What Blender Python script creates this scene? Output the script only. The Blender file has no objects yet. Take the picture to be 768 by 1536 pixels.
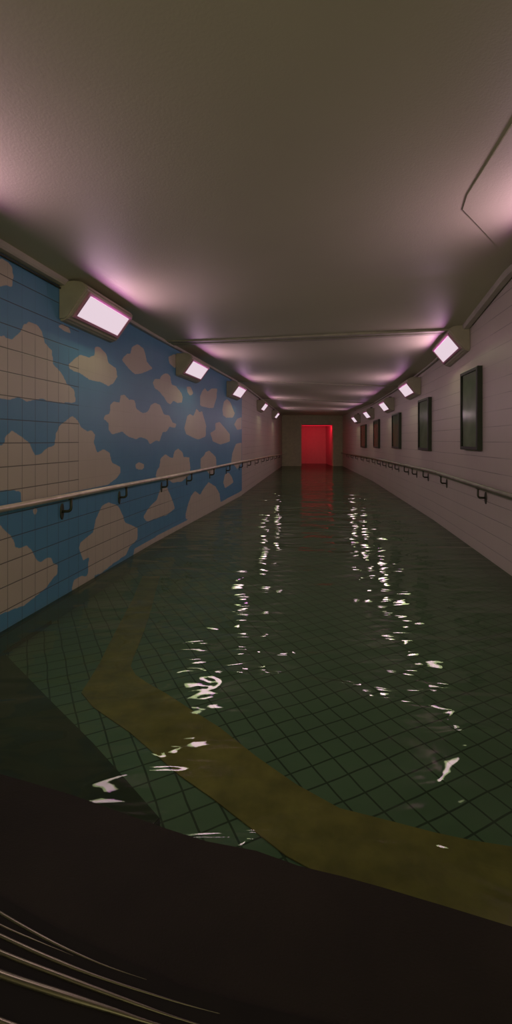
import bpy, bmesh, math, random
import numpy as np
from mathutils import Vector, Matrix, noise as mnoise
random.seed(3)
SC = bpy.context.scene
COL = SC.collection

# ------------------------------------------------------------------ numbers of the place (metres)
CAM_Z = 1.30          # eye height above the floor
WATER = 0.15          # water surface
F = 700.0             # focal length in photo pixels (768 x 1536)
HOR = 660.0           # photo row of the horizon
Y_BACK = -2.6         # the passage goes on behind the camera to here
Y_END = 20.6

def lerp_table(tab, y):
    if y <= tab[1][0]:
        a, b = tab[0], tab[1]
    else:
        a, b = tab[-2], tab[-1]
        for i in range(1, len(tab) - 1):
            if y <= tab[i + 1][0]:
                a, b = tab[i], tab[i + 1]
                break
    t = (y - a[0]) / (b[0] - a[0])
    return a[1] + (b[1] - a[1]) * t

LEFT = [(2.8, -1.54), (5.19, -1.157), (9.7, -0.305), (20.6, 1.15)]
RIGHT = [(3.93, 2.16), (6.7, 2.55), (13.0, 3.26), (20.6, 3.82)]
CEIL_L = [(0.0, 2.47), (2.8, 2.47), (6.0, 2.47), (20.6, 2.40)]
CEIL_R = [(0.0, 2.78), (3.93, 2.72), (5.3, 2.52), (6.4, 2.42), (7.7, 2.36), (10.0, 2.32), (13.0, 2.30), (20.6, 2.38)]
def wl(y): return lerp_table(LEFT, y)
def wr(y): return lerp_table(RIGHT, y)
def cl(y): return lerp_table(CEIL_L, max(y, 0))
def cr(y): return lerp_table(CEIL_R, max(y, 0))
def ceil_at(x, y):
    a, b = wl(y), wr(y)
    t = min(1, max(0, (x - a) / (b - a)))
    t = t * t * (3 - 2 * t)
    return cl(y) + (cr(y) - cl(y)) * t

# ------------------------------------------------------------------ helpers
def link_mesh(name, verts, faces, mat, parent=None, smooth=False, mats=None, fmat=None):
    me = bpy.data.meshes.new(name)
    me.from_pydata([tuple(v) for v in verts], [], [tuple(f) for f in faces])
    me.update()
    for m in (mats or [mat]):
        me.materials.append(m)
    if fmat:
        me.polygons.foreach_set('material_index', fmat)
    if smooth:
        me.polygons.foreach_set('use_smooth', [True] * len(me.polygons))
    o = bpy.data.objects.new(name, me)
    COL.objects.link(o)
    if parent:
        o.parent = parent
    return o

def from_bm(name, bm, mat, parent=None, smooth=False):
    bmesh.ops.recalc_face_normals(bm, faces=bm.faces[:])
    me = bpy.data.meshes.new(name)
    bm.to_mesh(me); bm.free()
    me.materials.append(mat)
    if smooth:
        me.polygons.foreach_set('use_smooth', [True] * len(me.polygons))
    o = bpy.data.objects.new(name, me)
    COL.objects.link(o)
    if parent:
        o.parent = parent
    return o

def structure(o, label=None):
    o['kind'] = 'structure'
    if label: o['label'] = label
    return o

def empty(name, loc, rz, label, cat, group=None):
    o = bpy.data.objects.new(name, None)
    COL.objects.link(o)
    o.location = loc
    o.rotation_euler = (0, 0, rz)
    o.empty_display_size = 0.1
    o['label'] = label; o['category'] = cat
    if group: o['group'] = group
    return o

def prism(bm, prof, x0, x1, bev=0.0, axis='Y'):
    """closed profile [(a,b)] in the a/b plane extruded along the axis"""
    def P(a, b, t):
        return (a, t, b) if axis == 'Y' else (t, a, b)
    lo = [bm.verts.new(P(a, b, x0)) for a, b in prof]
    hi = [bm.verts.new(P(a, b, x1)) for a, b in prof]
    n = len(prof)
    fs = [bm.faces.new(lo[::-1]), bm.faces.new(hi)]
    for i in range(n):
        fs.append(bm.faces.new((lo[i], lo[(i + 1) % n], hi[(i + 1) % n], hi[i])))
    if bev:
        es = set(e for f in fs for e in f.edges)
        bmesh.ops.bevel(bm, geom=list(es), offset=bev, segments=3, affect='EDGES', profile=0.6)

def box(bm, x0, x1, y0, y1, z0, z1, bev=0.0):
    prism(bm, [(x0, z0), (x1, z0), (x1, z1), (x0, z1)], y0, y1, bev)

def tube(bm, pts, r, seg=12, caps=True):
    pts = [Vector(p) for p in pts]
    rings = []
    up = Vector((0, 0, 1))
    n0 = None
    for i, p in enumerate(pts):
        a = pts[max(i - 1, 0)]; b = pts[min(i + 1, len(pts) - 1)]
        t = (b - a).normalized()
        if n0 is None:
            n0 = t.cross(up)
            if n0.length < 0.2: n0 = t.cross(Vector((0, 1, 0)))
            n0.normalize()
        n0 = (n0 - t * n0.dot(t)).normalized()
        b2 = t.cross(n0)
        rr = r[i] if isinstance(r, (list, tuple)) else r
        rings.append([bm.verts.new(p + rr * (math.cos(2 * math.pi * k / seg) * n0 + math.sin(2 * math.pi * k / seg) * b2)) for k in range(seg)])
    for A, B in zip(rings, rings[1:]):
        for k in range(seg):
            bm.faces.new((A[k], A[(k + 1) % seg], B[(k + 1) % seg], B[k]))
    if caps:
        bm.faces.new(rings[0][::-1]); bm.faces.new(rings[-1])

# ------------------------------------------------------------------ materials
class NT:
    def __init__(s, name):
        s.m = bpy.data.materials.new(name); s.m.use_nodes = True
        s.t = s.m.node_tree; s.t.nodes.clear()
        s.out = s.t.nodes.new('ShaderNodeOutputMaterial')
    def n(s, typ, ins=None, **kw):
        nd = s.t.nodes.new(typ)
        for k, v in kw.items(): setattr(nd, k, v)
        for k, v in (ins or {}).items(): s.set(nd, k, v)
        return nd
    def set(s, nd, k, v):
        if isinstance(v, bpy.types.NodeSocket): s.t.links.new(v, nd.inputs[k])
        else: nd.inputs[k].default_value = v
    def math(s, op, a, b=None, c=None, clamp=False):
        nd = s.n('ShaderNodeMath', operation=op); nd.use_clamp = clamp
        for i, v in enumerate((a, b, c)):
            if v is not None: s.set(nd, i, v)
        return nd.outputs[0]
    def mix(s, fac, a, b, blend='MIX'):
        nd = s.n('ShaderNodeMix', data_type='RGBA', blend_type=blend)
        s.set(nd, 0, fac); s.set(nd, 6, a); s.set(nd, 7, b)
        return nd.outputs[2]
    def noise(s, scale, vec=None, detail=3, rough=0.55):
        nd = s.n('ShaderNodeTexNoise', {'Scale': scale, 'Detail': detail, 'Roughness': rough})
        if vec is not None: s.set(nd, 'Vector', vec)
        return nd.outputs[0]
    def ramp(s, v, lo, hi, a=0.0, b=1.0):
        nd = s.n('ShaderNodeMapRange', {0: v, 1: lo, 2: hi, 3: a, 4: b})
        return nd.outputs[0]
    def bump(s, h, strength, dist):
        return s.n('ShaderNodeBump', {'Strength': strength, 'Distance': dist, 'Height': h}).outputs[0]
    def finish(s, shader):
        s.t.links.new(shader, s.out.inputs[0]); return s.m

def col(r, g, b): return (r, g, b, 1.0)

def simple(name, c, rough=0.5, metal=0.0, var=0.15, scale=8.0, bump=0.0, bscale=60.0, spec=0.5):
    n = NT(name)
    tc = n.n('ShaderNodeTexCoord').outputs['Object']
    nz = n.noise(scale, tc, 4)
    c2 = col(*[x * (1 - var) for x in c]); c1 = col(*[min(1, x * (1 + var)) for x in c])
    base = n.mix(n.ramp(nz, 0.3, 0.7), c2, c1)
    p = n.n('ShaderNodeBsdfPrincipled', {'Base Color': base, 'Roughness': rough, 'Metallic': metal, 'Specular IOR Level': spec})
    if bump:
        n.set(p, 'Normal', n.bump(n.noise(bscale, tc, 3), 1.0, bump))
    return n.finish(p.outputs[0])

def grout(n, coord, pitch, anchor, half, wob=None):
    """1 on the joint lines of one direction"""
    c = coord if wob is None else n.math('ADD', coord, wob)
    a = n.math('DIVIDE', n.math('SUBTRACT', c, anchor), pitch)
    fr = n.math('FRACT', n.math('ADD', a, 1000.5))
    d = n.math('ABSOLUTE', n.math('SUBTRACT', fr, 0.5))
    return n.ramp(d, half / pitch, half / pitch * 1.7, 1.0, 0.0)

def tile_wall(name, mural=False):
    n = NT(name)
    tc = n.n('ShaderNodeTexCoord').outputs['Object']
    sp = n.n('ShaderNodeSeparateXYZ', {0: tc})
    X, Y, Z = sp.outputs
    wob = n.math('MULTIPLY', n.math('SUBTRACT', n.noise(1.3, tc, 1), 0.5), 0.004)
    gh = grout(n, Z, 0.145, 1.28, 0.0022, wob)
    gv = grout(n, Y, 0.133, 3.653, 0.0018, wob)
    if mural:
        # crisp fresh joints on the front panel and low rows, thinner paint-filled ones further on
        near = n.ramp(Y, 3.655, 3.665, 1.0, 0.0)
        low = n.ramp(Z, 0.90, 1.0, 1.0, 0.0)
        front = n.ramp(Y, 5.2, 6.4, 1.0, 0.25)
        sh = n.math('MAXIMUM', near, n.math('MULTIPLY', low, front))
        sh = n.math('MAXIMUM', sh, 0.10)
        sv = n.math('MAXIMUM', n.math('MULTIPLY', near, n.ramp(Z, 1.95, 2.0, 0.75, 0.25)), n.math('MULTIPLY', low, 0.45))
        sv = n.math('MAXIMUM', sv, 0.12)
        att = n.n('ShaderNodeAttribute', attribute_name='cloud').outputs['Fac']
        wv = n.math('MULTIPLY', n.math('SUBTRACT', n.noise(28, tc, 3), 0.5), 0.45)
        f = n.ramp(n.math('ADD', att, wv), 0.36, 0.64)
        blue = n.mix(n.noise(2.2, tc, 4), col(0.070, 0.215, 0.36), col(0.098, 0.28, 0.43))
        cream = n.mix(n.noise(3.0, tc, 4), col(0.43, 0.385, 0.315), col(0.50, 0.45, 0.37))
        base = n.mix(f, blue, cream)
    else:
        sh = n.math('MULTIPLY', n.ramp(n.noise(1.1, tc, 2), 0.35, 0.62, 0.25, 1.0), 0.8)
        sv = n.math('MULTIPLY', n.ramp(n.noise(2.1, tc, 2), 0.45, 0.7, 0.05, 0.35), 0.8)
        base = n.mix(n.noise(1.6, tc, 4), col(0.43, 0.38, 0.33), col(0.50, 0.44, 0.385))
    g = n.math('MAXIMUM', n.math('MULTIPLY', gh, sh), n.math('MULTIPLY', gv, sv), clamp=True)
    base = n.mix(n.math('MULTIPLY', g, 0.8), base, col(0.045, 0.05, 0.045))
    # water stain just above the surface
    st = n.math('MULTIPLY', n.ramp(n.math('ADD', Z, n.math('MULTIPLY', n.noise(6, tc, 3), 0.06)), WATER + 0.01, WATER + 0.06, 0.25, 0.0), 1.0)
    base = n.mix(st, base, col(0.16, 0.17, 0.12))
    hgt = n.math('ADD', n.math('MULTIPLY', g, -0.6), n.math('MULTIPLY', n.noise(9, tc, 2), 0.5))
    nrm = n.bump(hgt, 0.6, 0.003)
    p = n.n('ShaderNodeBsdfPrincipled', {'Base Color': base, 'Roughness': 0.42, 'Normal': nrm, 'Specular IOR Level': 0.45})
    return n.finish(p.outputs[0])

def floor_mat():
    n = NT('submerged_floor_tiles')
    tc = n.n('ShaderNodeTexCoord').outputs['Object']
    rot = n.n('ShaderNodeVectorRotate', {'Vector': tc, 'Angle': -math.radians(26.5)}, rotation_type='Z_AXIS').outputs[0]
    sp = n.n('ShaderNodeSeparateXYZ', {0: rot})
    wob = n.math('MULTIPLY', n.math('SUBTRACT', n.noise(2.5, tc, 2), 0.5), 0.03)
    ga = grout(n, sp.outputs[0], 0.101, 0.02, 0.0028, wob)
    gb = grout(n, sp.outputs[1], 0.101, 0.05, 0.0028, wob)
    g = n.math('MAXIMUM', ga, gb)
    base = n.mix(n.noise(3.0, tc, 5), col(0.18, 0.235, 0.165), col(0.27, 0.335, 0.24))
    base = n.mix(n.math('MULTIPLY', g, 0.85), base, col(0.02, 0.028, 0.015))
    p = n.n('ShaderNodeBsdfPrincipled', {'Base Color': base, 'Roughness': 0.6, 'Normal': n.bump(g, -0.5, 0.004)})
    return n.finish(p.outputs[0])

def ceiling_mat():
    n = NT('ceiling_plaster')
    tc = n.n('ShaderNodeTexCoord').outputs['Object']
    base = n.mix(n.noise(1.2, tc, 5), col(0.46, 0.435, 0.325), col(0.54, 0.51, 0.385))
    p = n.n('ShaderNodeBsdfPrincipled', {'Base Color': base, 'Roughness': 0.55, 'Normal': n.bump(n.noise(90, tc, 3), 0.5, 0.002), 'Specular IOR Level': 0.35})
    return n.finish(p.outputs[0])

def water_mat():
    n = NT('flood_water')
    tc = n.n('ShaderNodeTexCoord').outputs['Object']
    sp = n.n('ShaderNodeSeparateXYZ', {0: tc})
    mp = n.n('ShaderNodeMapping', {'Vector': tc, 'Scale': (0.55, 1.5, 1.0), 'Rotation': (0, 0, math.radians(6))}).outputs[0]
    warp = n.n('ShaderNodeTexNoise', {'Vector': mp, 'Scale': 1.4, 'Detail': 2})
    wv = n.n('ShaderNodeVectorMath', {0: mp, 1: warp.outputs['Color']}, operation='ADD').outputs[0]
    a = n.noise(2.5, wv, 1, 0.4)
    b = n.noise(7.0, wv, 1, 0.4)
    far = n.ramp(sp.outputs[1], 1.5, 3.2, 0.95, 0.52)
    h = n.math('ADD', n.math('MULTIPLY', a, 1.0), n.math('MULTIPLY', b, 0.17))
    h = n.math('MULTIPLY', h, far)
    nrm = n.bump(h, 1.0, 0.050)
    fr = n.n('ShaderNodeFresnel', {'IOR': 1.27, 'Normal': nrm}).outputs[0]
    deep = n.n('ShaderNodeBsdfTransparent', {'Color': col(0.60, 0.78, 0.62)}).outputs[0]
    murk = n.n('ShaderNodeBsdfDiffuse', {'Color': col(0.078, 0.108, 0.066)}).outputs[0]
    lw = n.n('ShaderNodeLayerWeight', {'Blend': 0.5}).outputs['Facing']
    mk = n.ramp(lw, 0.45, 0.95, 0.12, 0.95)
    body = n.n('ShaderNodeMixShader', {0: mk, 1: deep, 2: murk}).outputs[0]
    gl = n.n('ShaderNodeBsdfGlossy', {'Color': col(0.60, 0.63, 0.57), 'Roughness': 0.02, 'Normal': nrm}).outputs[0]
    mx = n.n('ShaderNodeMixShader', {0: fr, 1: body, 2: gl}).outputs[0]
    return n.finish(mx)

def emit(name, c, s):
    n = NT(name)
    e = n.n('ShaderNodeEmission', {'Color': col(*c), 'Strength': s})
    return n.finish(e.outputs[0])

def poster_mat():
    n = NT('faded_poster')
    tc = n.n('ShaderNodeTexCoord').outputs['Object']
    sp = n.n('ShaderNodeSeparateXYZ', {0: tc})
    nz = n.noise(5, tc, 5)
    base = n.mix(n.ramp(nz, 0.35, 0.7), col(0.26, 0.275, 0.20), col(0.42, 0.42, 0.33))
    blot = n.ramp(n.noise(9, tc, 2), 0.66, 0.74)
    base = n.mix(n.math('MULTIPLY', blot, 0.5), base, col(0.42, 0.33, 0.30))
    p = n.n('ShaderNodeBsdfPrincipled', {'Base Color': base, 'Roughness': 0.6})
    return n.finish(p.outputs[0])

def glass_mat():
    n = NT('poster_glass')
    fc_ = n.n('ShaderNodeLayerWeight', {'Blend': 0.5}).outputs['Facing']
    fr = n.math('ADD', n.math('MULTIPLY', n.math('POWER', fc_, 5.0), 0.6), 0.05)
    t = n.n('ShaderNodeBsdfTransparent', {'Color': col(0.85, 0.92, 0.85)}).outputs[0]
    g = n.n('ShaderNodeBsdfGlossy', {'Color': col(0.35, 0.35, 0.35), 'Roughness': 0.15}).outputs[0]
    return n.finish(n.n('ShaderNodeMixShader', {0: fr, 1: t, 2: g}).outputs[0])

M = dict(
    wall=tile_wall('white_wall_tiles'),
    mural=tile_wall('sky_mural_tiles', True),
    floor=floor_mat(),
    ceiling=ceiling_mat(),
    joint=simple('ceiling_joint_shade', (0.30, 0.285, 0.21), 0.7),  # darker tone paints the shade of a recessed groove
    endwall=simple('end_wall_plaster', (0.56, 0.52, 0.36), 0.7, var=0.1, bump=0.002),
    trunk=simple('painted_trunking', (0.40, 0.37, 0.31), 0.5, var=0.08),
    lamp=simple('lamp_housing_enamel', (0.37, 0.335, 0.26), 0.45, var=0.08),
    bezel=simple('lamp_bezel_pink_lit', (0.50, 0.24, 0.34), 0.4, var=0.05),  # pink glow from the glass is put into this colour
    rail=simple('worn_steel_rail', (0.62, 0.53, 0.42), 0.28, metal=0.45, var=0.2),
    railr=simple('dull_steel_rail', (0.15, 0.155, 0.10), 0.35, metal=0.3, var=0.2),
    bracket=simple('dark_bracket_iron', (0.06, 0.062, 0.04), 0.5, metal=0.5),
    frame=simple('dark_frame_metal', (0.018, 0.022, 0.013), 0.5, metal=0.1),
    poster=poster_mat(),
    glass=glass_mat(),
    water=water_mat(),
    yellow=simple('yellow_floor_paint', (0.46, 0.275, 0.075), 0.7, var=0.3, scale=7, bump=0.003, bscale=40),
    step=simple('submerged_dark_stone', (0.052, 0.048, 0.034), 0.75, var=0.25, scale=4),
    landing=simple('dark_landing_rubber', (0.016, 0.0125, 0.008), 0.65, var=0.25, scale=3, spec=0.15, bump=0.0015, bscale=180),
    nosing=simple('worn_black_nosing', (0.010, 0.0085, 0.006), 0.7, var=0.2, spec=0.15),
    strip=simple('steel_tread_strip', (0.17, 0.15, 0.11), 0.32, metal=0.8, var=0.1),
    red=simple('red_lit_plaster', (0.55, 0.40, 0.38), 0.7, var=0.06),
    diffuser=emit('lamp_diffuser_glow', (1.0, 0.80, 0.90), 0.80),
    redglow=emit('red_tube_glow', (1.0, 0.02, 0.05), 0.9),
)

# ------------------------------------------------------------------ shell
ys = [Y_BACK + i * (Y_END - Y_BACK) / 116 for i in range(117)]
ys = sorted(set([round(y, 3) for y in ys] + [2.8, 3.93, 5.19, 6.7, 9.7, 13.0]))

def slab_wall(name, fx, ztop, thick, mat):
    """wall following the bend of the passage, with real thickness; fx(y) is its inner face"""
    v, f = [], []
    for y in ys:
        x = fx(y); zt = ztop(y) + 0.05
        v += [(x, y, -0.05), (x, y, zt), (x + thick, y, zt), (x + thick, y, -0.05)]
    for i in range(len(ys) - 1):
        a, b = i * 4, i * 4 + 4
        for k in range(4):
            f.append((a + k, a + (k + 1) % 4, b + (k + 1) % 4, b + k))
    f.append((0, 3, 2, 1)); e = (len(ys) - 1) * 4
    f.append((e, e + 1, e + 2, e + 3))
    o = link_mesh(name, v, f, mat)
    bm = bmesh.new(); bm.from_mesh(o.data)
    bmesh.ops.recalc_face_normals(bm, faces=bm.faces[:]); bm.to_mesh(o.data); bm.free()
    return o

wall_left = structure(slab_wall('wall_left', wl, cl, -0.2, M['wall']), 'long tiled left wall of the flooded underpass')
wall_right = structure(slab_wall('wall_right', wr, cr, 0.2, M['wall']), 'long white tiled right wall hung with poster frames')

# floor
v = []; f = []
for y in ys:
    v += [(wl(y) - 0.1, y, 0.0), (wr(y) + 0.1, y, 0.0)]
for i in range(len(ys) - 1):
    f.append((2 * i, 2 * i + 1, 2 * i + 3, 2 * i + 2))
n0 = len(v)
# thickness
v += [(a, b, -0.15) for a, b, c in v]
for i in range(len(ys) - 1):
    f.append((n0 + 2 * i + 2, n0 + 2 * i + 3, n0 + 2 * i + 1, n0 + 2 * i))
    f.append((2 * i, 2 * i + 2, n0 + 2 * i + 2, n0 + 2 * i)); f.append((2 * i + 3, 2 * i + 1, n0 + 2 * i + 1, n0 + 2 * i + 3))
f.append((1, 0, n0, n0 + 1)); q = 2 * len(ys) - 2
f.append((q, q + 1, n0 + q + 1, n0 + q))
structure(link_mesh('floor', v, f, M['floor']), 'submerged floor of small square green tiles laid askew')

# ceiling
NX = 24
v = []; f = []
for y in ys:
    a, b = wl(y) - 0.1, wr(y) + 0.1
    for k in range(NX + 1):
        x = a + (b - a) * k / NX
        v.append((x, y, ceil_at(x, y)))
L1 = len(v)
v += [(x, y, z + 0.18) for x, y, z in v]
W1 = NX + 1
for i in range(len(ys) - 1):
    for k in range(NX):
        a = i * W1 + k
        f.append((a, a + W1, a + W1 + 1, a + 1))
        f.append((L1 + a, L1 + a + 1, L1 + a + W1 + 1, L1 + a + W1))
ceiling = structure(link_mesh('ceiling', v, f, M['ceiling'], smooth=True), 'low smooth plaster ceiling of the underpass')

# ceiling joints: shallow strips, darker colour standing for shade in the grooves
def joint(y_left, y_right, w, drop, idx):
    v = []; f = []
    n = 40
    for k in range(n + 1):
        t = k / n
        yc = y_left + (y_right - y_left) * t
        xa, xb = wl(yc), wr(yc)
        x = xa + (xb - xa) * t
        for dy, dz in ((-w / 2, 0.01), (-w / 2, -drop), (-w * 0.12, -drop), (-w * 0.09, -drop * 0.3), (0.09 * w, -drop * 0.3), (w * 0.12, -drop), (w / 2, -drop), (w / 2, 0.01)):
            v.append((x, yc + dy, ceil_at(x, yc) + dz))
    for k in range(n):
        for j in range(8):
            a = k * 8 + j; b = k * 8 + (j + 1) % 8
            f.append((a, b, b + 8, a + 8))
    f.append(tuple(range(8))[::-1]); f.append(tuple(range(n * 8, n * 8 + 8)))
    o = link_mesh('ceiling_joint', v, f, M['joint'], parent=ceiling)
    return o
joint(5.60, 5.25, 0.22, 0.014, 1)['label'] = 'broad ceiling joint, groove shade coloured in as a darker strip'
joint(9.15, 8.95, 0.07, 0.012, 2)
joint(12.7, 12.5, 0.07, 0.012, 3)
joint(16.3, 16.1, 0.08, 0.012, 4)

# sloping soffit panel at the upper right: hangs a little below the ceiling along its free edge
pa = [(1.224, 2.80, 0.003), (1.144, 2.09, 0.008), (0.98, 0.6, 0.03), (0.90, -0.2, 0.04)]
v = []; f = []
n = 24
def pan_edge(y):
    for a, b in zip(pa, pa[1:]):
        if b[1] <= y <= a[1]:
            t = (y - b[1]) / (a[1] - b[1])
            return b[0] + (a[0] - b[0]) * t, b[2] + (a[2] - b[2]) * t
    return pa[0][0], pa[0][2]
rows = []
for i in range(n + 1):
    y = -0.2 + i * (3.85 + 0.2) / n
    if y <= 2.80: x0, d0 = pan_edge(y)
    else:
        t = (y - 2.80) / (3.85 - 2.80)
        x0, d0 = 1.224 + (wr(3.85) - 1.224) * t, 0.003
    rows.append((x0, wr(y) + 0.02, y, d0))
for x0, x1, y, d0 in rows:
    for k in range(9):
        t = k / 8
        x = x0 + (x1 - x0) * t
        v.append((x, y, ceil_at(x, y) - d0 * (1 - t) - 0.002))
for x0, x1, y, d0 in rows:
    for k in range(9):
        t = k / 8
        x = x0 + (x1 - x0) * t
        v.append((x, y, ceil_at(x, y) + 0.02))
R = len(rows) * 9
for i in range(n):
    for k in range(8):
        a = i * 9 + k
        f.append((a, a + 9, a + 10, a + 1)); f.append((R + a, R + a + 1, R + a + 10, R + a + 9))
    a = i * 9
    f.append((a, R + a, R + a + 9, a + 9))
sp_ = link_mesh('soffit_panel', v, f, M['ceiling'], parent=ceiling)
sp_['label'] = 'sloping ceiling panel with a free edge at the upper right'

# end wall with a doorway, and the red-lit recess behind it
DX0, DX1, DZ = 2.005, 3.405, 1.985
xe0, xe1 = wl(Y_END) - 0.15, wr(Y_END) + 0.15
bm = bmesh.new()
def wallpiece(x0, x1, z0, z1):
    box(bm, x0, x1, Y_END, Y_END + 0.12, z0, z1)
wallpiece(xe0, DX0, -0.05, 2.6); wallpiece(DX1, xe1, -0.05, 2.6); wallpiece(DX0, DX1, DZ, 2.6)
structure(from_bm('wall_end', bm, M['endwall']), 'olive plaster wall closing the far end of the underpass')
ya, yb = Y_END + 0.12, Y_END + 2.15
bm = bmesh.new()
box(bm, DX1, DX1 + 0.1, ya, yb, -0.05, DZ + 0.1)
box(bm, DX0 - 0.1, DX0, ya, yb, -0.05, DZ + 0.1)
box(bm, DX0 - 0.1, DX1 + 0.1, yb, yb + 0.1, -0.05, DZ + 0.1)
box(bm, DX0, DX1, ya, yb, -0.05, 0.0)
box(bm, DX0, DX1, ya, yb, DZ, DZ + 0.1)
structure(from_bm('wall_alcove', bm, M['red']), 'bare alcove bathed in red light behind the far doorway')
# slim red tube fitting above the doorway, inside the alcove
rt = empty('red_tube_light', ((DX0 + DX1) / 2, Y_END + 0.17, DZ - 0.03), 0, 'thin red tube light across the top of the far doorway', 'light')
bm = bmesh.new(); box(bm, -0.66, 0.66, -0.03, 0.03, 0.0, 0.03, 0.004); from_bm('mounting_channel', bm, M['frame'], rt)
bm = bmesh.new(); tube(bm, [(-0.64, 0, -0.012), (0.64, 0, -0.012)], 0.012, 10); from_bm('glowing_tube', bm, M['redglow'], rt, True)
ld = bpy.data.lights.new('alcove_red_light', 'AREA'); ld.shape = 'RECTANGLE'; ld.size = 1.3; ld.size_y = 0.25; ld.energy = 13; ld.color = (1.0, 0.02, 0.06)
lo = bpy.data.objects.new('alcove_red_light', ld); COL.objects.link(lo)
lo.location = ((DX0 + DX1) / 2, Y_END + 0.35, DZ - 0.06); lo.rotation_euler = (math.radians(65), 0, 0)

# ------------------------------------------------------------------ cloud mural on the left wall
def pts(scale, ox, oy, L): return [(ox + x / scale, oy + y / scale) for x, y in L]
A = lambda L: pts(2.0, 0, 360, L)
B = lambda L: pts(2.0, 0, 640, L)
G = lambda L: pts(5.486, 230, 560, L)
H5 = lambda L: pts(4.27, 0, 600, L)
H6 = lambda L: pts(4.8, 100, 540, L)
clouds = [
 [(-9,387),(0,388),(10,391),(18,400),(20,415),(18,430),(8,428),(-9,432)],
 A([(-10,290),(10,288),(35,300),(45,290),(62,275),(70,255),(88,245),(110,252),(125,275),(135,310),(155,330),(160,372),(185,400),(200,430),(222,450),(228,488),(190,488),(150,485),(125,475),(80,485),(55,470),(30,480),(-10,475)]),
 A([(172,258),(190,252),(205,262),(215,282),(195,274)]),
 [(-9,672),(6,666),(8,655),(18,646),(28,652),(44,664),(47,672),(52,682),(62,681),(70,672),(82,668),(84,650),(90,638),(100,630),(108,624),(116,630),(121,640),(131,647),(137.5,645),(143,652.5),(140.6,663),(146,679.6),(150,676),(156,674),(164.6,679.6),(167.7,694),(180,700),(181,709),(175,717),(162,727),(120,735),(60,748),(34,756),(32,750),(31,738),(20,735),(-9,737)],
 [(48,766),(53,761),(57,765),(53,773)],
 [(-9,783),(0,787),(8,795.6),(15,802.6),(21,811),(22,821),(30,822.5),(40,818),(47,824),(54,839),(61,843.5),(70,836.5),(78,838),(80,845),(87,848),(87,860),(78,869),(70,881),(54,894),(35,909),(19,914),(0,922),(-9,924)],
 A([(205,375),(225,355),(240,345),(268,352),(285,345),(283,322),(298,320),(318,340),(325,368),(348,385),(352,410),(340,430),(325,438),(300,425),(270,420),(240,400),(210,388)]),
 A([(365,358),(380,342),(392,340),(395,322),(412,312),(430,325),(437,345),(440,365),(458,385),(445,392),(425,400),(405,403),(390,390),(375,372)]),
 G([(-5,75),(15,45),(55,50),(65,20),(85,5),(120,0),(140,30),(150,90),(185,105),(230,160),(243,200),(235,240),(200,245),(165,225),(140,258),(115,240),(90,200),(50,150),(10,120)]),
 H6([(265,425),(275,400),(310,385),(312,325),(335,300),(380,305),(388,255),(415,248),(450,285),(490,290),(500,350),(550,385),(585,370),(605,325),(635,308),(670,320),(700,390),(740,400),(762,450),(790,460),(782,490),(740,480),(720,515),(690,520),(670,585),(640,580),(600,608),(580,570),(530,555),(500,570),(440,550),(400,515),(330,535),(300,500),(305,455)]),
 A([(560,440),(572,440),(580,460),(570,468),(562,455)]),
 G([(385,190),(400,150),(425,120),(445,150),(480,125),(525,125),(520,200),(495,285),(450,285),(385,265)]),
 G([(568,300),(580,235),(605,210),(635,240),(670,330),(655,365),(600,365),(575,345)]),
 G([(255,450),(280,350),(300,335),(330,350),(355,290),(380,320),(400,310),(435,430),(430,520),(370,545),(320,525),(270,500)]),
 G([(468,490),(510,465),(512,410),(545,400),(580,440),(630,500),(630,560),(590,575),(550,585),(490,560)]),
 G([(665,420),(690,375),(725,360),(725,460),(690,465)]),
 A([(505,350),(525,342),(535,355),(525,385),(508,370)]),
 G([(20,850),(30,800),(50,770),(60,700),(100,665),(135,690),(160,700),(175,640),(205,618),(240,650),(250,690),(295,690),(305,780),(295,840),(235,890),(160,900),(130,880),(50,880)]),
 G([(388,790),(390,700),(415,680),(430,650),(460,635),(490,665),(515,690),(520,760),(500,820),(470,845),(440,800)]),
 G([(640,735),(650,660),(680,580),(725,570),(725,740),(690,790),(670,760)]),
 G([(575,900),(590,830),(620,815),(645,850),(660,895),(630,920),(590,945)]),
 H6([(90,1360),(95,1320),(130,1290),(190,1240),(210,1150),(235,1090),(255,1050),(300,1025),(370,1050),(400,1110),(420,1170),(470,1190),(510,1210),(510,1290),(450,1350),(430,1400),(330,1470),(240,1540),(150,1560),(160,1420),(120,1445)]),
 B([(430,270),(445,245),(470,220),(480,190),(500,180),(515,215),(525,245),(500,265),(470,275),(440,285)]),
 G([(265,1165),(285,1080),(310,1010),(345,965),(370,990),(385,1000),(420,940),(455,895),(510,930),(545,990),(555,1075),(450,1130),(350,1175),(270,1200)]),
 H6([(495,755),(520,735),(555,750),(560,775),(540,790),(500,785)]),
 B([(215,490),(222,460),(245,447),(268,450),(280,440),(290,470),(240,500)]),
]
def y_of_px(px):
    """depth at which the sight line through column px meets the left wall"""
    t = (px - 384) / F
    segs = [((2.8, -1.54), (5.19, -1.157)), ((5.19, -1.157), (9.7, -0.305)), ((9.7, -0.305), (20.6, 1.15))]
    for i, (a, b) in enumerate(segs):
        s = (b[1] - a[1]) / (b[0] - a[0])
        y = (a[1] + 0.012 - s * a[0]) / (t - s)
        if (i == 0 and 0 < y <= 5.19) or (i == 1 and 5.19 < y <= 9.7) or i == 2:
            return y
def to_wall(poly):
    out = []
    for x, y in poly:
        Y = y_of_px(x)
        out.append((Y, CAM_Z - (y - HOR) * Y / F))
    return out
cm = [to_wall(c) for c in clouds]
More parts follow.
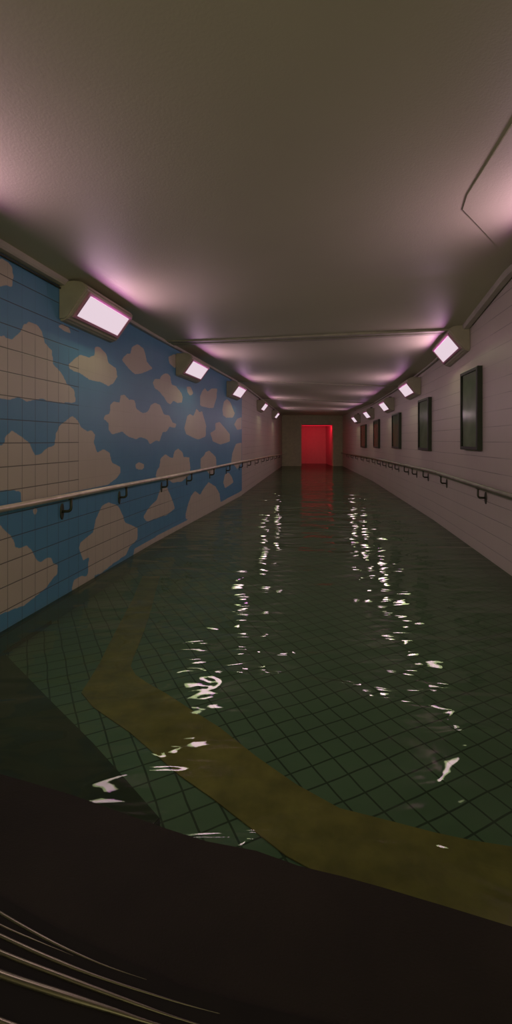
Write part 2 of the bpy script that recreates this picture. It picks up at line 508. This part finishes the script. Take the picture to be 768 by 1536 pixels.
# the sky goes on towards the stairs: the painter's same kinds of cloud, outside the frame
for src, dy, dz in ((9, -3.9, 0.25), (3, -1.65, 0.35), (7, -3.3, -0.2), (21, -2.6, 0.1), (6, -2.6, 0.05), (13, -6.0, -0.6)):
    cm.append([(a + dy, b + dz) for a, b in cm[src]])

Ym = [0.2]
while Ym[-1] < 9.7:
    Ym.append(Ym[-1] + max(0.008, 0.0034 * Ym[-1]))
Ym[-1] = 9.70
Ym = sorted(set(Ym + [2.8, 5.19]))
Zm = np.arange(-0.02, 2.50, 0.0085)
NY, NZ = len(Ym), len(Zm)
YY, ZZ = np.meshgrid(np.array(Ym), Zm, indexing='ij')
mask = np.zeros_like(YY)
for poly in cm:
    px = np.array([p[0] for p in poly]); pz = np.array([p[1] for p in poly])
    i0, i1 = np.searchsorted(Ym, [px.min() - .02, px.max() + .02])
    if i1 <= i0: continue
    y_, z_ = YY[i0:i1], ZZ[i0:i1]
    ins = np.zeros(y_.shape, bool)
    for k in range(len(poly)):
        x1, z1 = px[k], pz[k]; x2, z2 = px[(k + 1) % len(poly)], pz[(k + 1) % len(poly)]
        if z1 == z2: continue
        c = ((z1 > z_) != (z2 > z_)) & (y_ < (x2 - x1) * (z_ - z1) / (z2 - z1) + x1)
        ins ^= c
    mask[i0:i1] = np.maximum(mask[i0:i1], ins)
# bare cream row just above the water along the far half of the mural
bandtop = np.interp(YY, [0, 4.6, 4.7, 9.7], [0, 0, 0.205, 0.245])
mask = np.maximum(mask, (ZZ < bandtop).astype(float))
for _ in range(2):
    p = np.pad(mask, 1, mode='edge')
    mask = (p[:-2, 1:-1] + p[2:, 1:-1] + p[1:-1, :-2] + p[1:-1, 2:] + 2 * p[1:-1, 1:-1]) / 6
ztop = np.array([cl(y) for y in Ym])
verts = np.empty((NY * NZ, 3))
xw = np.array([wl(y) + 0.012 for y in Ym])
verts[:, 0] = np.repeat(xw, NZ); verts[:, 1] = YY.ravel(); verts[:, 2] = np.minimum(ZZ, ztop[:, None]).ravel()
ii, kk = np.meshgrid(np.arange(NY - 1), np.arange(NZ - 1), indexing='ij')
a = (ii * NZ + kk).ravel()
faces = np.stack([a, a + NZ, a + NZ + 1, a + 1], 1)
me = bpy.data.meshes.new('cloud_mural')
vl = [tuple(r) for r in verts]
nb = len(vl)
# rim so the tiled layer has thickness at its ends
fl = [tuple(r) for r in faces]
for i_ in (0, NY - 1):
    s = len(vl)
    y = Ym[i_]
    vl += [(wl(y) - 0.005, y, -0.02), (wl(y) - 0.005, y, cl(y)), (xw[i_], y, cl(y)), (xw[i_], y, -0.02)]
    fl.append((s, s + 1, s + 2, s + 3))
me.from_pydata(vl, [], fl)
me.update()
at = me.attributes.new('cloud', 'FLOAT', 'POINT')
at.data.foreach_set('value', np.concatenate([mask.ravel(), np.zeros(len(vl) - nb)]).astype(np.float32))
me.materials.append(M['mural'])
mo = bpy.data.objects.new('cloud_mural', me); COL.objects.link(mo); mo.parent = wall_left
mo['label'] = 'blue tiled mural painted with cream clouds'

# ------------------------------------------------------------------ trunking along both ceiling corners
def trunk(fx, fz, side, y0, y1, w, h, name):
    v = []; f = []
    n = max(2, int((y1 - y0) / 0.2))
    for i in range(n + 1):
        y = y0 + (y1 - y0) * i / n
        x = fx(y) + side * 0.014; z = fz(y) + 0.01
        pr = [(0, 0), (w, 0), (w, -h * 0.75), (w * 0.85, -h * 0.95), (w * 0.3, -h), (0, -h)]
        v += [(x + side * a, y, z + b) for a, b in pr]
    for i in range(n):
        for k in range(6):
            a = i * 6 + k; b = i * 6 + (k + 1) % 6
            f.append((a, b, b + 6, a + 6))
    f.append(tuple(range(6))); f.append(tuple(range(n * 6, n * 6 + 6)))
    return structure(link_mesh(name, v, f, M['trunk']))
trunk(wl, cl, 1, Y_BACK + .02, 3.42, 0.055, 0.060, 'trim_1')
trunk(wl, cl, 1, 4.25, 20.55, 0.040, 0.040, 'trim_2')
trunk(wr, cr, -1, Y_BACK + .02, 5.10, 0.060, 0.065, 'trim_3')
trunk(wr, cr, -1, 5.80, 20.55, 0.030, 0.030, 'trim_4')
# slim cable clipped below the left trunking
bm = bmesh.new()
tube(bm, [(wl(y) + 0.022, y, cl(y) - 0.065) for y in [0.3 + 0.45 * k for k in range(8)]], 0.007, 8)
c_ = from_bm('ceiling_cable', bm, M['bracket'], None, True)
c_['label'] = 'thin dark cable under the trunking beside the nearest left lamp'; c_['category'] = 'cable'

# ------------------------------------------------------------------ lamps
LEN = 0.80
# profile: a = distance from wall, b = height (0 at lamp centre)
PROF = [(0.0, 0.15), (0.13, 0.155), (0.185, 0.135), (0.215, 0.105), (0.222, 0.085), (0.072, -0.112), (0.045, -0.130), (0.0, -0.135)]
fa, fb = Vector((0.222, 0.085)), Vector((0.072, -0.112))       # ends of the sloping face
fd = (fb - fa).normalized()
fn = Vector((-fd.y, fd.x))                                      # outward normal of the face
if fn.x < 0: fn = -fn
def make_lamp():
    root = empty('wall_lamp', (0, 0, 0), 0, 'x', 'lamp', 'bulkhead lamps along both walls')
    bm = bmesh.new(); prism(bm, PROF, -LEN / 2, LEN / 2)
    bmesh.ops.bevel(bm, geom=[e for e in bm.edges if abs(e.verts[0].co.x) + abs(e.verts[1].co.x) > 0.02], offset=0.014, segments=3, affect='EDGES')
    from_bm('housing', bm, M['lamp'], root)
    # raised bezel frame round the glass
    c = (fa + fb) / 2
    hw = (fb - fa).length / 2 - 0.012
    def P(u, t, d): # u along the face slope, t along the lamp, d outwards
        q = c + fd * u + fn * d
        return (q.x, t, q.y)
    bm = bmesh.new()
    ho, hi = hw, hw - 0.022; lo_, li = LEN / 2 - 0.038, LEN / 2 - 0.066
    rings = []
    for (u, t, d) in ((ho, lo_, -0.004), (ho, lo_, 0.008), (ho - 0.008, lo_ - 0.008, 0.012), (hi, li, 0.010), (hi - 0.004, li - 0.004, -0.004)):
        rings.append([bm.verts.new(P(su * u, st * t, d)) for su, st in ((-1, -1), (1, -1), (1, 1), (-1, 1))])
    for A_, B_ in zip(rings, rings[1:] + rings[:1]):
        for k in range(4):
            bm.faces.new((A_[k], A_[(k + 1) % 4], B_[(k + 1) % 4], B_[k]))
    from_bm('bezel', bm, M['bezel'], root)
    bm = bmesh.new()
    q0 = [bm.verts.new(P(su * (hi - 0.002), st * (li - 0.002), 0.005)) for su, st in ((-1, -1), (1, -1), (1, 1), (-1, 1))]
    q1 = [bm.verts.new(P(su * (hi - 0.002), st * (li - 0.002), -0.003)) for su, st in ((-1, -1), (1, -1), (1, 1), (-1, 1))]
    bm.faces.new(q0); bm.faces.new(q1[::-1])
    for k in range(4): bm.faces.new((q0[k], q1[k], q1[(k + 1) % 4], q0[(k + 1) % 4]))
    d = from_bm('diffuser', bm, M['diffuser'], root)
    d['label'] = 'glowing pale pink glass'
    # bracket block behind/top
    bm = bmesh.new(); box(bm, -0.005, 0.05, -0.05, 0.05, 0.15, 0.20, 0.004); from_bm('conduit_entry', bm, M['bracket'], root)
    return root
proto = make_lamp()
def copy_tree(o, parent=None):
    c = o.copy(); COL.objects.link(c); c.parent = parent
    for ch in list(o.children):
        copy_tree(ch, c)
    return c
fc = (fa + fb) / 2
LW_PINK = 0.9
LAMPS = [
 ('L', 1.95, 2.30, 'unseen lamp on the left wall just outside the frame, nearest the stairs'),
 ('L', 3.79, 2.305, 'largest bulkhead lamp on the left wall, above the cloud mural'),
 ('L', 6.28, 2.245, 'second lamp on the left wall, glowing over the middle of the mural'),
 ('L', 8.82, 2.215, 'third lamp on the left wall, above the far end of the mural'),
 ('L', 12.56, 2.195, 'fourth lamp on the left wall, first beyond the mural'),
 ('L', 16.4, 2.17, 'farthest lamp on the left wall, nearest the end wall'),
 ('R', 2.65, 2.55, 'unseen lamp on the right wall just outside the frame, near the sloping panel'),
 ('R', 5.45, 2.375, 'largest lamp on the right wall, above the nearest poster frame'),
 ('R', 7.85, 2.15, 'second lamp on the right wall, above the second poster frame'),
 ('R', 10.16, 2.04, 'third lamp on the right wall, between second and third poster frames'),
 ('R', 13.13, 2.018, 'fourth lamp on the right wall, small, beside the fourth poster frame'),
 ('R', 15.7, 1.995, 'farthest lamp on the right wall, nearest the end wall'),
]
for i, (side, y, z, lab) in enumerate(LAMPS):
    o = proto if i == 0 else copy_tree(proto)
    fx = wl if side == 'L' else wr
    x = fx(y)
    slope = (fx(y + 0.3) - fx(y - 0.3)) / 0.6
    rz = -math.atan(slope)
    pitch = 0.0
    if side == 'R':
        rz += math.pi
        pitch = math.atan((cr(y + 0.4) - cr(y - 0.4)) / 0.8) * 0.7
    o.location = (x + (0.014 if side == 'L' and y < 9.7 else 0.002) * (1 if side == 'L' else -1), y, z)
    o.rotation_mode = 'XYZ'
    o.rotation_euler = (-pitch if side == 'R' else pitch, 0, rz)
    o['label'] = lab.replace('unseen lamp', 'lamp')
    mw = Matrix.Translation(o.location) @ o.rotation_euler.to_matrix().to_4x4()
    # pink lamp light just before the glass, plus an added olive ambient fill
    for nm, colr, en, nrm in (('lamp_light', (1.0, 0.40, 0.96), 4.3, Vector((0.95, 0, -0.22)).normalized()),
                              ('lamp_olive_fill', (0.90, 1.0, 0.50), 3.5, Vector((fn.x, 0, fn.y)))):
        ld = bpy.data.lights.new(nm, 'AREA'); ld.shape = 'RECTANGLE'
        ld.size = LEN - 0.16; ld.size_y = 0.19 if nm == 'lamp_light' else 0.20
        ld.energy = en; ld.color = colr
        lo = bpy.data.objects.new(nm, ld); COL.objects.link(lo)
        pos = Vector((fc.x, 0, fc.y)) + Vector((fn.x, 0, fn.y)) * (0.045 if nm == 'lamp_light' else 0.018)
        zax = -nrm; xax = Vector((0, 1, 0)); yax = zax.cross(xax)
        rm = Matrix((xax, yax, zax)).transposed().to_4x4()
        lo.matrix_world = mw @ Matrix.Translation(pos) @ rm

# ------------------------------------------------------------------ handrails
RAIL_L = [(2.69, 0.90), (5.62, 0.866), (9.2, 0.866), (14.0, 0.80), (19.9, 0.69)]
RAIL_R = [(3.745, 0.845), (6.375, 0.863), (12.26, 0.81), (19.9, 0.74)]
def handrail(fx, tab, side, ybr, label, mat, y0, rr):
    rt = empty('handrail', (fx(y0), y0, 0.0), 0, label, 'handrail', None)
    inv = Matrix.Translation(-rt.location)
    off = 0.08
    ypts = [y0 + k * (20.35 - y0) / 60 for k in range(61)]
    bm = bmesh.new()
    tube(bm, [inv @ Vector((fx(y) + side * off, y, lerp_table(tab, y))) for y in ypts], rr, 14)
    from_bm('rail', bm, mat, rt, True)
    for y in ybr:
        z = lerp_table(tab, y)
        xw_ = fx(y)
        bm = bmesh.new()
        xr = xw_ + side * off
        p = [(xr, y, z - 0.010)]
        p += [(xr, y, z - 0.09)]
        for k in range(1, 6):
            a_ = math.radians(18 * k)
            p.append((xr - side * 0.025 * (1 - math.cos(a_)), y, z - 0.09 - 0.025 * math.sin(a_)))
        p.append((xw_ + side * 0.012, y, z - 0.117))
        tube(bm, [inv @ Vector(q) for q in p], 0.0105, 8)
        b_ = from_bm('bracket', bm, M['bracket'], rt, True)
        bm = bmesh.new()
        base = 0.012 if side > 0 and y < 9.7 else 0.0
        A0 = Vector((xw_ + side * (base - 0.004), y, z - 0.117)); A1 = Vector((xw_ + side * (base + 0.006), y, z - 0.117))
        # oval wall plate
        r0, r1 = [], []
        for k in range(16):
            a_ = 2 * math.pi * k / 16
            dv = Vector((0, 0.026 * math.cos(a_), 0.060 * math.sin(a_)))
            r0.append(bm.verts.new(inv @ (A0 + dv))); r1.append(bm.verts.new(inv @ (A1 + dv)))
        bm.faces.new(r0); bm.faces.new(r1[::-1])
        for k in range(16): bm.faces.new((r0[k], r0[(k + 1) % 16], r1[(k + 1) % 16], r1[k]))
        from_bm('wall_plate', bm, M['bracket'], b_)
        bm = bmesh.new()
        tube(bm, [inv @ Vector((xr, y - 0.03, z - rr * 0.95)), inv @ Vector((xr, y + 0.03, z - rr * 0.95))], 0.010, 8)
        from_bm('saddle', bm, M['bracket'], b_, True)
    return rt
handrail(wl, RAIL_L, 1, [1.2, 2.3, 3.43, 4.36, 5.43, 6.3, 7.38, 8.41, 9.45, 10.5, 11.8, 13.1, 14.3, 15.6, 17.0, 18.4],
         'long round steel handrail on brackets crossing the blue cloud mural, left wall', M['rail'], 0.3, 0.020)
handrail(wr, RAIL_R, -1, [1.3, 2.3, 3.4, 4.56, 5.98, 6.99, 7.73, 8.37, 9.27, 10.0, 10.8, 11.66, 12.6, 13.6, 14.7, 15.9, 17.1, 18.4],
         'long dark steel handrail on brackets under the poster frames, right wall', M['railr'], 0.4, 0.025)

# ------------------------------------------------------------------ poster frames on the right wall
FR = [
 (4.66, 5.24, 1.195, 2.045, 'nearest and largest dark poster frame on the right wall'),
 (6.80, 7.45, 1.145, 1.930, 'second poster frame from the camera on the right wall'),
 (9.02, 9.80, 1.130, 1.835, 'third poster frame, middle one of the five on the right wall'),
 (11.70, 12.60, 1.095, 1.825, 'fourth narrow poster frame along the right wall'),
 (14.05, 15.00, 1.065, 1.775, 'farthest tiny poster frame on the right wall near the far end'),
]
for y0, y1, z0, z1, lab in FR:
    yc, zc = (y0 + y1) / 2, (z0 + z1) / 2
    x = wr(yc)
    slope = (wr(yc + .3) - wr(yc - .3)) / .6
    rt = empty('poster_frame', (x - 0.001, yc, zc), -math.atan(slope), lab, 'picture frame', 'poster frames on the right wall')
    hy, hz, D, bw = (y1 - y0) / 2, (z1 - z0) / 2, 0.052, 0.035
    bm = bmesh.new()
    rings = []
    for (iy, iz, d) in ((hy, hz, 0), (hy, hz, D - .006), (hy - .006, hz - .006, D), (hy - bw, hz - bw, D), (hy - bw, hz - bw, 0.012), (hy - bw, hz - bw, 0)):
        rings.append([bm.verts.new((-d, sy * iy, sz * iz)) for sy, sz in ((-1, -1), (1, -1), (1, 1), (-1, 1))])
    for A_, B_ in zip(rings, rings[1:]):
        for k in range(4): bm.faces.new((A_[k], A_[(k + 1) % 4], B_[(k + 1) % 4], B_[k]))
    for k in range(4): bm.faces.new((rings[0][k], rings[0][(k + 1) % 4], rings[-1][(k + 1) % 4], rings[-1][k]))
    from_bm('frame', bm, M['frame'], rt)
    bm = bmesh.new(); box(bm, -0.030, -0.004, -hy + bw - .003, hy - bw + .003, -hz + bw - .003, hz - bw + .003)
    p_ = from_bm('poster', bm, M['poster'], rt)
    p_['label'] = 'faded grey-green poster'
    bm = bmesh.new(); box(bm, -0.043, -0.040, -hy + bw - .002, hy - bw + .002, -hz + bw - .002, hz - bw + .002)
    from_bm('glass', bm, M['glass'], rt)
    if y0 < 5:
        for sy, sz in ((-1, 1), (1, 1), (-1, -1), (1, -1)):
            bm = bmesh.new()
            tube(bm, [(-D + .001, sy * (hy - .017), sz * (hz - .02)), (-D - .002, sy * (hy - .017), sz * (hz - .02))], 0.004, 10)
            from_bm('screw', bm, M['strip'], rt)

# ------------------------------------------------------------------ water
v = []; f = []
WX = 12
for y in ys:
    a, b = wl(y) - 0.02, wr(y) + 0.02
    for k in range(WX + 1): v.append((a + (b - a) * k / WX, y, WATER))
for i in range(len(ys) - 1):
    for k in range(WX):
        a = i * (WX + 1) + k
        f.append((a, a + 1, a + WX + 2, a + WX + 1))
s = len(v)
v += [(DX0, Y_END, WATER), (DX1, Y_END, WATER), (DX1, yb, WATER), (DX0, yb, WATER)]
f.append((s, s + 1, s + 2, s + 3))
wo = link_mesh('flood_water', v, f, M['water'], smooth=True)
wo['kind'] = 'stuff'; wo['label'] = 'dark green rippled water flooding the whole passage floor'; wo['category'] = 'water'

# ------------------------------------------------------------------ yellow guide line under water
def flr(L, h): # photo points on a level h -> plan points
    out = []
    for x, y in L:
        Y = F * (CAM_Z - h) / (y - HOR)
        out.append(((x - 384) / F * Y, Y))
    return out
outer = [(214,865),(207,880),(199,900),(187,922),(175,945),(162,970),(150,995),(136,1018),(122,1040),(140,1062),(166,1080),(195,1100),(232,1132),(270,1165),(320,1200),(384,1250),(430,1286),(520,1335),(640,1372),(800,1420),(900,1440)]
inner = [(240,865),(234,885),(228,910),(222,930),(215,950),(208,968),(200,987),(196,1000),(203,1013),(220,1025),(250,1042),(290,1068),(330,1093),(384,1136),(444,1178),(509,1214),(584,1233),(649,1250),(704,1262),(768,1272),(900,1285)]
po, pi_ = flr(outer, 0), flr(inner, 0)
v = []; f = []
for (a, b), (c, d) in zip(po, pi_):
    v += [(a, b, 0.001), (a, b, 0.005), (c, d, 0.005), (c, d, 0.001)]
for i in range(len(po) - 1):
    for k in range(4):
        a = i * 4 + k; b = i * 4 + (k + 1) % 4
        f.append((a, b, b + 4, a + 4))
f.append((0, 1, 2, 3)); e = len(v) - 4; f.append((e, e + 1, e + 2, e + 3))
yo = link_mesh('guide_line', v, f, M['yellow'])
yo['label'] = 'broad bent yellow guide strip on the submerged green floor tiles'; yo['category'] = 'floor marking'

# ------------------------------------------------------------------ landing the picture is taken from
def extrude_poly(bm, poly, z0, z1, bev=0.0):
    lo = [bm.verts.new((x, y, z0)) for x, y in poly]
    hi = [bm.verts.new((x, y, z1)) for x, y in poly]
    top = bm.faces.new(hi); bm.faces.new(lo[::-1])
    n = len(poly)
    for i in range(n): bm.faces.new((lo[i], lo[(i + 1) % n], hi[(i + 1) % n], hi[i]))
    if bev:
        bmesh.ops.bevel(bm, geom=list(top.edges), offset=bev, segments=3, affect='EDGES')
LZ = 0.19
edge = [(-140,1120),(-40,1150),(40,1172),(110,1193),(180,1218),(250,1243),(310,1262),(384,1276),(449,1299),(512,1314),(574,1331),(620,1345),(664,1358),(716,1374),(768,1390),(860,1420)]
ep = flr(edge, LZ)
def clampx(x, y): return (min(max(x, wl(y) + 0.02), wr(y) - 0.01), y)
ep = [clampx(*p) for p in ep]
d0 = Vector(ep[-1]) - Vector(ep[-3])
y_r = ep[-1][1] + d0.y / d0.x * (1.75 - ep[-1][0])
first = (wl(ep[0][1] + .25) + 0.014, ep[0][1] + 0.25)
nos = [(-160,1330),(0,1345),(100,1402),(200,1450),(270,1480),(384,1512),(460,1530),(600,1560),(760,1600)]
npz = [clampx(*p) for p in flr(nos, LZ)]
landing = empty('stair_landing', (0, 0.9, 0), 0, 'dark brown landing edge in the foreground, rising just above the water', 'landing')
inv = Vector((0, -0.9))
bm = bmesh.new()
back = [(wr(0.4) - 0.01, 0.4), (wr(-2.5) - 0.01, -2.5), (wl(-2.5) + 0.01, -2.5), (wl(0.2) + 0.01, 0.2)]
poly = [first] + ep + [(wr(y_r) - 0.01, y_r)] + back
extrude_poly(bm, [(x, y - 0.9) for x, y in poly], 0.002, LZ, 0.004)
from_bm('slab', bm, M['landing'], landing)
# ribbed nosing plate on top
bm = bmesh.new()
nback = [(1.1, 0.35), (1.1, -0.4), (wl(-0.4) + 0.02, -0.4)]
extrude_poly(bm, [(x, y - 0.9) for x, y in npz + nback], LZ - 0.002, LZ + 0.004, 0.002)
t_ = from_bm('nosing_plate', bm, M['nosing'], landing); t_['label'] = 'blacker ribbed plate'
strips = [
 ([(-60,1330),(0,1368),(75,1410),(150,1444),(220,1468)], 0.0045),
 ([(-60,1352),(0,1386),(60,1412),(110,1432)], 0.003),
 ([(-60,1372),(0,1402),(75,1436),(150,1465),(260,1500),(330,1519)], 0.0055),
 ([(-60,1398),(0,1427),(100,1466),(200,1503),(270,1527),(400,1566)], 0.0065),
 ([(-60,1434),(0,1460),(90,1490),(170,1515),(240,1537),(400,1580)], 0.0100),
 ([(-60,1505),(0,1530),(60,1552),(160,1585),(300,1620)], 0.0070),
]
for L, r in strips:
    P = flr(L, LZ + 0.006)
    bm = bmesh.new()
    # smooth the poly line
    Q = []
    for i in range(len(P) - 1):
        p0 = Vector(P[max(i - 1, 0)]); p1 = Vector(P[i]); p2 = Vector(P[i + 1]); p3 = Vector(P[min(i + 2, len(P) - 1)])
        for k in range(6):
            t = k / 6
            Q.append(0.5 * ((2 * p1) + (-p0 + p2) * t + (2 * p0 - 5 * p1 + 4 * p2 - p3) * t * t + (-p0 + 3 * p1 - 3 * p2 + p3) * t ** 3))
    Q.append(Vector(P[-1]))
    n_ = len(Q)
    tube(bm, [(q.x, q.y - 0.9, LZ + 0.004) for q in Q], [0.7 * r * max(0.12, min(1, (n_ - 1 - i) / (n_ * 0.55))) for i in range(n_)], 10)
    from_bm('tread_strip', bm, M['strip'], landing, True)

# submerged dark step at the foot of the left wall
z1 = [(-60,930),(0,978),(70,1045),(140,1115),(185,1165),(240,1226),(300,1290)]
zp = [clampx(*p) for p in flr(z1, 0.03)]
bm = bmesh.new()
poly = zp[:-1] + [(x, y + 0.01) for x, y in ep[::-1] if x < zp[-2][0] - 0.02] + [(wl(2.0) + 0.014, 2.0)]
extrude_poly(bm, poly, 0.001, 0.03, 0.004)
so = from_bm('submerged_step', bm, M['step'])
so['label'] = 'dark submerged step in the corner between left wall and landing'; so['category'] = 'step'

# ------------------------------------------------------------------ world: added olive ambient fill, entering by the open end behind the camera
w = bpy.data.worlds.new('world'); SC.world = w; w.use_nodes = True
w.node_tree.nodes['Background'].inputs[0].default_value = (0.95, 0.90, 0.50, 1)
w.node_tree.nodes['Background'].inputs[1].default_value = 1.6

# ------------------------------------------------------------------ camera
cd = bpy.data.cameras.new('camera'); cam = bpy.data.objects.new('camera', cd); COL.objects.link(cam)
cam.location = (0, 0, CAM_Z); cam.rotation_euler = (math.radians(90), 0, 0)
cd.sensor_fit = 'VERTICAL'; cd.sensor_height = 36.0; cd.lens = F / 1536 * 36.0
cd.shift_y = -(768 - HOR) / 1536
cd.clip_start = 0.05
SC.camera = cam
vs = SC.view_settings
SC.display_settings.display_device = 'sRGB'
vs.view_transform = 'Standard'; vs.look = 'None'; vs.exposure = 0.0; vs.gamma = 1.0; vs.use_curve_mapping = False
SC.cycles.use_denoising = True
SC.cycles.max_bounces = 10
SC.cycles.diffuse_bounces = 5
SC.cycles.transparent_max_bounces = 12
